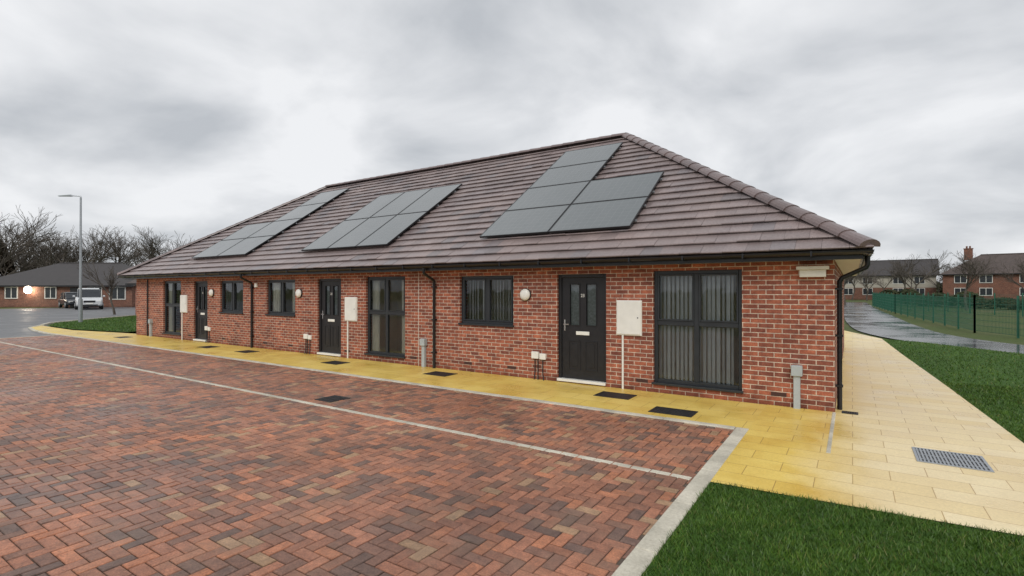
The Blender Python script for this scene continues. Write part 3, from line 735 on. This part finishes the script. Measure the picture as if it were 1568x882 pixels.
fence([(1.9,70),(2.8,50),(4.4,29.5),(6.2,24.8),(12,22.5),(30,19)],1.45,.08,1.15)
fence([(4.5,60),(12,45),(26,40)],1.45,.14)

# ---------------------------------------------------------------- street lamp
e=empty('street_lamp',(-34.8,10.3,0))
lathe('column',[(.10,0),(.10,1.3),(.065,1.32),(.055,4),(.045,6.8)],(0,0,0),(0,0,1),M_metal,e,16)
tube('arm',[(0,0,6.78),(-.02,-.0,6.86),(-.5,-.35,6.9)],.03,M_metal,e)
mesh_obj('lantern',[Vector((-.45,-.30,6.86))+Vector(v) for v in ((0,0,0),(-.06,.1,0),(-.62,-.3,.0),(-.52,-.42,0),(.02,-.02,.09),(-.06,.08,.09),(-.58,-.3,.05),(-.5,-.38,.05))],[(0,3,2,1),(4,5,6,7),(0,1,5,4),(1,2,6,5),(2,3,7,6),(3,0,4,7)],M_grey,e)

# ---------------------------------------------------------------- vehicles
M_redlens=plain('red_lens',(.3,.01,.01),.2)
def car(name,loc,rz,paint,L_=4.4,W_=1.85,H=1.75):
    e=empty(name,(loc[0],loc[1],-.03),rz)
    def loft(nm,st,mat):
        V=[];F=[]; n=12
        for (x,hw,zb,zt,r) in st:
            r=min(r,(zt-zb)*.45); ring=[]
            for cx,cz,a0 in ((hw-r,zt-r,0),(-(hw-r),zt-r,90),(-(hw-r),zb+r,180),(hw-r,zb+r,270)):
                for k in range(3):
                    an=math.radians(a0+45*k); ring.append((x,cx+r*math.cos(an),cz+r*math.sin(an)))
            V+=ring
        for s in range(len(st)-1):
            for i in range(n): j=(i+1)%n; F.append((s*n+i,s*n+j,(s+1)*n+j,(s+1)*n+i))
        F.append(tuple(range(n))); F.append(tuple((len(st)-1)*n+i for i in range(n))[::-1])
        o=mesh_obj(nm,V,F,mat,e); 
        bm=bmesh.new(); bm.from_mesh(o.data); bmesh.ops.recalc_face_normals(bm,faces=bm.faces[:]); bm.to_mesh(o.data); bm.free(); return o
    h=L_/2; w=W_/2; zb=.28; zs=H*.58
    loft('body',[(-h,w*.86,.42,zs*.86,.1),(-h+.12,w*.95,zb,zs*.95,.12),(-h+.9,w,zb,zs,.12),(h-1.35,w,zb,zs,.12),(h-.5,w*.97,zb,zs*.9,.14),(h-.1,w*.9,.34,zs*.78,.14),(h,w*.8,.42,zs*.66,.1)],paint)
    loft('glasshouse',[(-h+.22,w*.82,zs-.1,zs+.0,.04),(-h+.55,w*.80,zs-.1,H-.10,.1),(-h+1.0,w*.80,zs-.1,H-.04,.1),(h-2.1,w*.80,zs-.1,H-.05,.1),(h-1.75,w*.81,zs-.1,H-.17,.1),(h-1.15,w*.84,zs-.1,zs+.02,.04)],M_wdark)
    loft('roof',[(-h+.55,w*.70,H-.12,H-.05,.02),(-h+1.,w*.76,H-.07,H,.02),(h-2.15,w*.76,H-.08,H-.005,.02),(h-1.85,w*.72,H-.14,H-.08,.02)],paint)
    P=[]
    for s in (-1,1):
        for x in (-h+.95,-.05,): P.append((x-.04,x+.04,s*w*.815-.02,s*w*.815+.02,zs-.02,H-.08))
        box('mirror',h-1.65,h-1.5,s*(w+.1)-.09,s*(w+.1)+.09,zs+.0,zs+.15,paint,e,.03)
        box('headlight',h-.18,h-.03,s*w*.68-.17,s*w*.68+.17,zs*.62,zs*.74,M_white,e,.03)
        box('tail_light',-h-.01,-h+.12,s*w*.78-.08,s*w*.78+.08,zs*.6,zs*.84,M_redlens,e,.02)
        for x in (-h+.85,h-.85):
            lathe('wheel',[(.20,0),(.33,.0),(.345,.04),(.345,.18),(.33,.22),(.20,.22)],(x,s*(w-.2),.345),(0,s,0),M_rubber,e,24)
            lathe('hub',[(.21,0),(.20,.02),(.06,.03)],(x,s*(w+.02),.345),(0,s,0),M_metal,e,12)
    boxes('pillars',P,paint,e)
    box('grille',h-.06,h+.012,-w*.42,w*.42,zs*.56,zs*.72,M_black,e,.01); box('bumper_intake',h-.05,h+.02,-w*.6,w*.6,.36,.47,M_black,e,.01)
    box('number_plate',h+.0,h+.03,-.26,.26,.5,.61,M_white,e)
P_white=plain('silver_white_paint',(.60,.62,.63),.25,.04); P_dark=plain('dark_grey_paint',(.03,.035,.042),.25,.05); 
car('parked_car',(-61.0,18.7),R(-16),P_white,4.8,2.0,2.0)
car('parked_car',(-66.4,19.1),R(-5),P_dark,4.2,1.8,1.6)
M_red=plain('red_plastic',(.5,.05,.03),.5)
for p in ((-54.5,21.4),):
    e=empty('traffic_cone',(p[0],p[1],-.03)); lathe('cone',[(.22,.03),(.17,.25),(.12,.5),(.05,.95)],(0,0,0),(0,0,1),M_red,e,16); box('base',-.27,.27,-.27,.27,0,.03,M_red,e)
    lathe('reflective_band',[(.178,.25),(.125,.5)],(0,0,0),(0,0,1),M_white,e,16)
print('done')
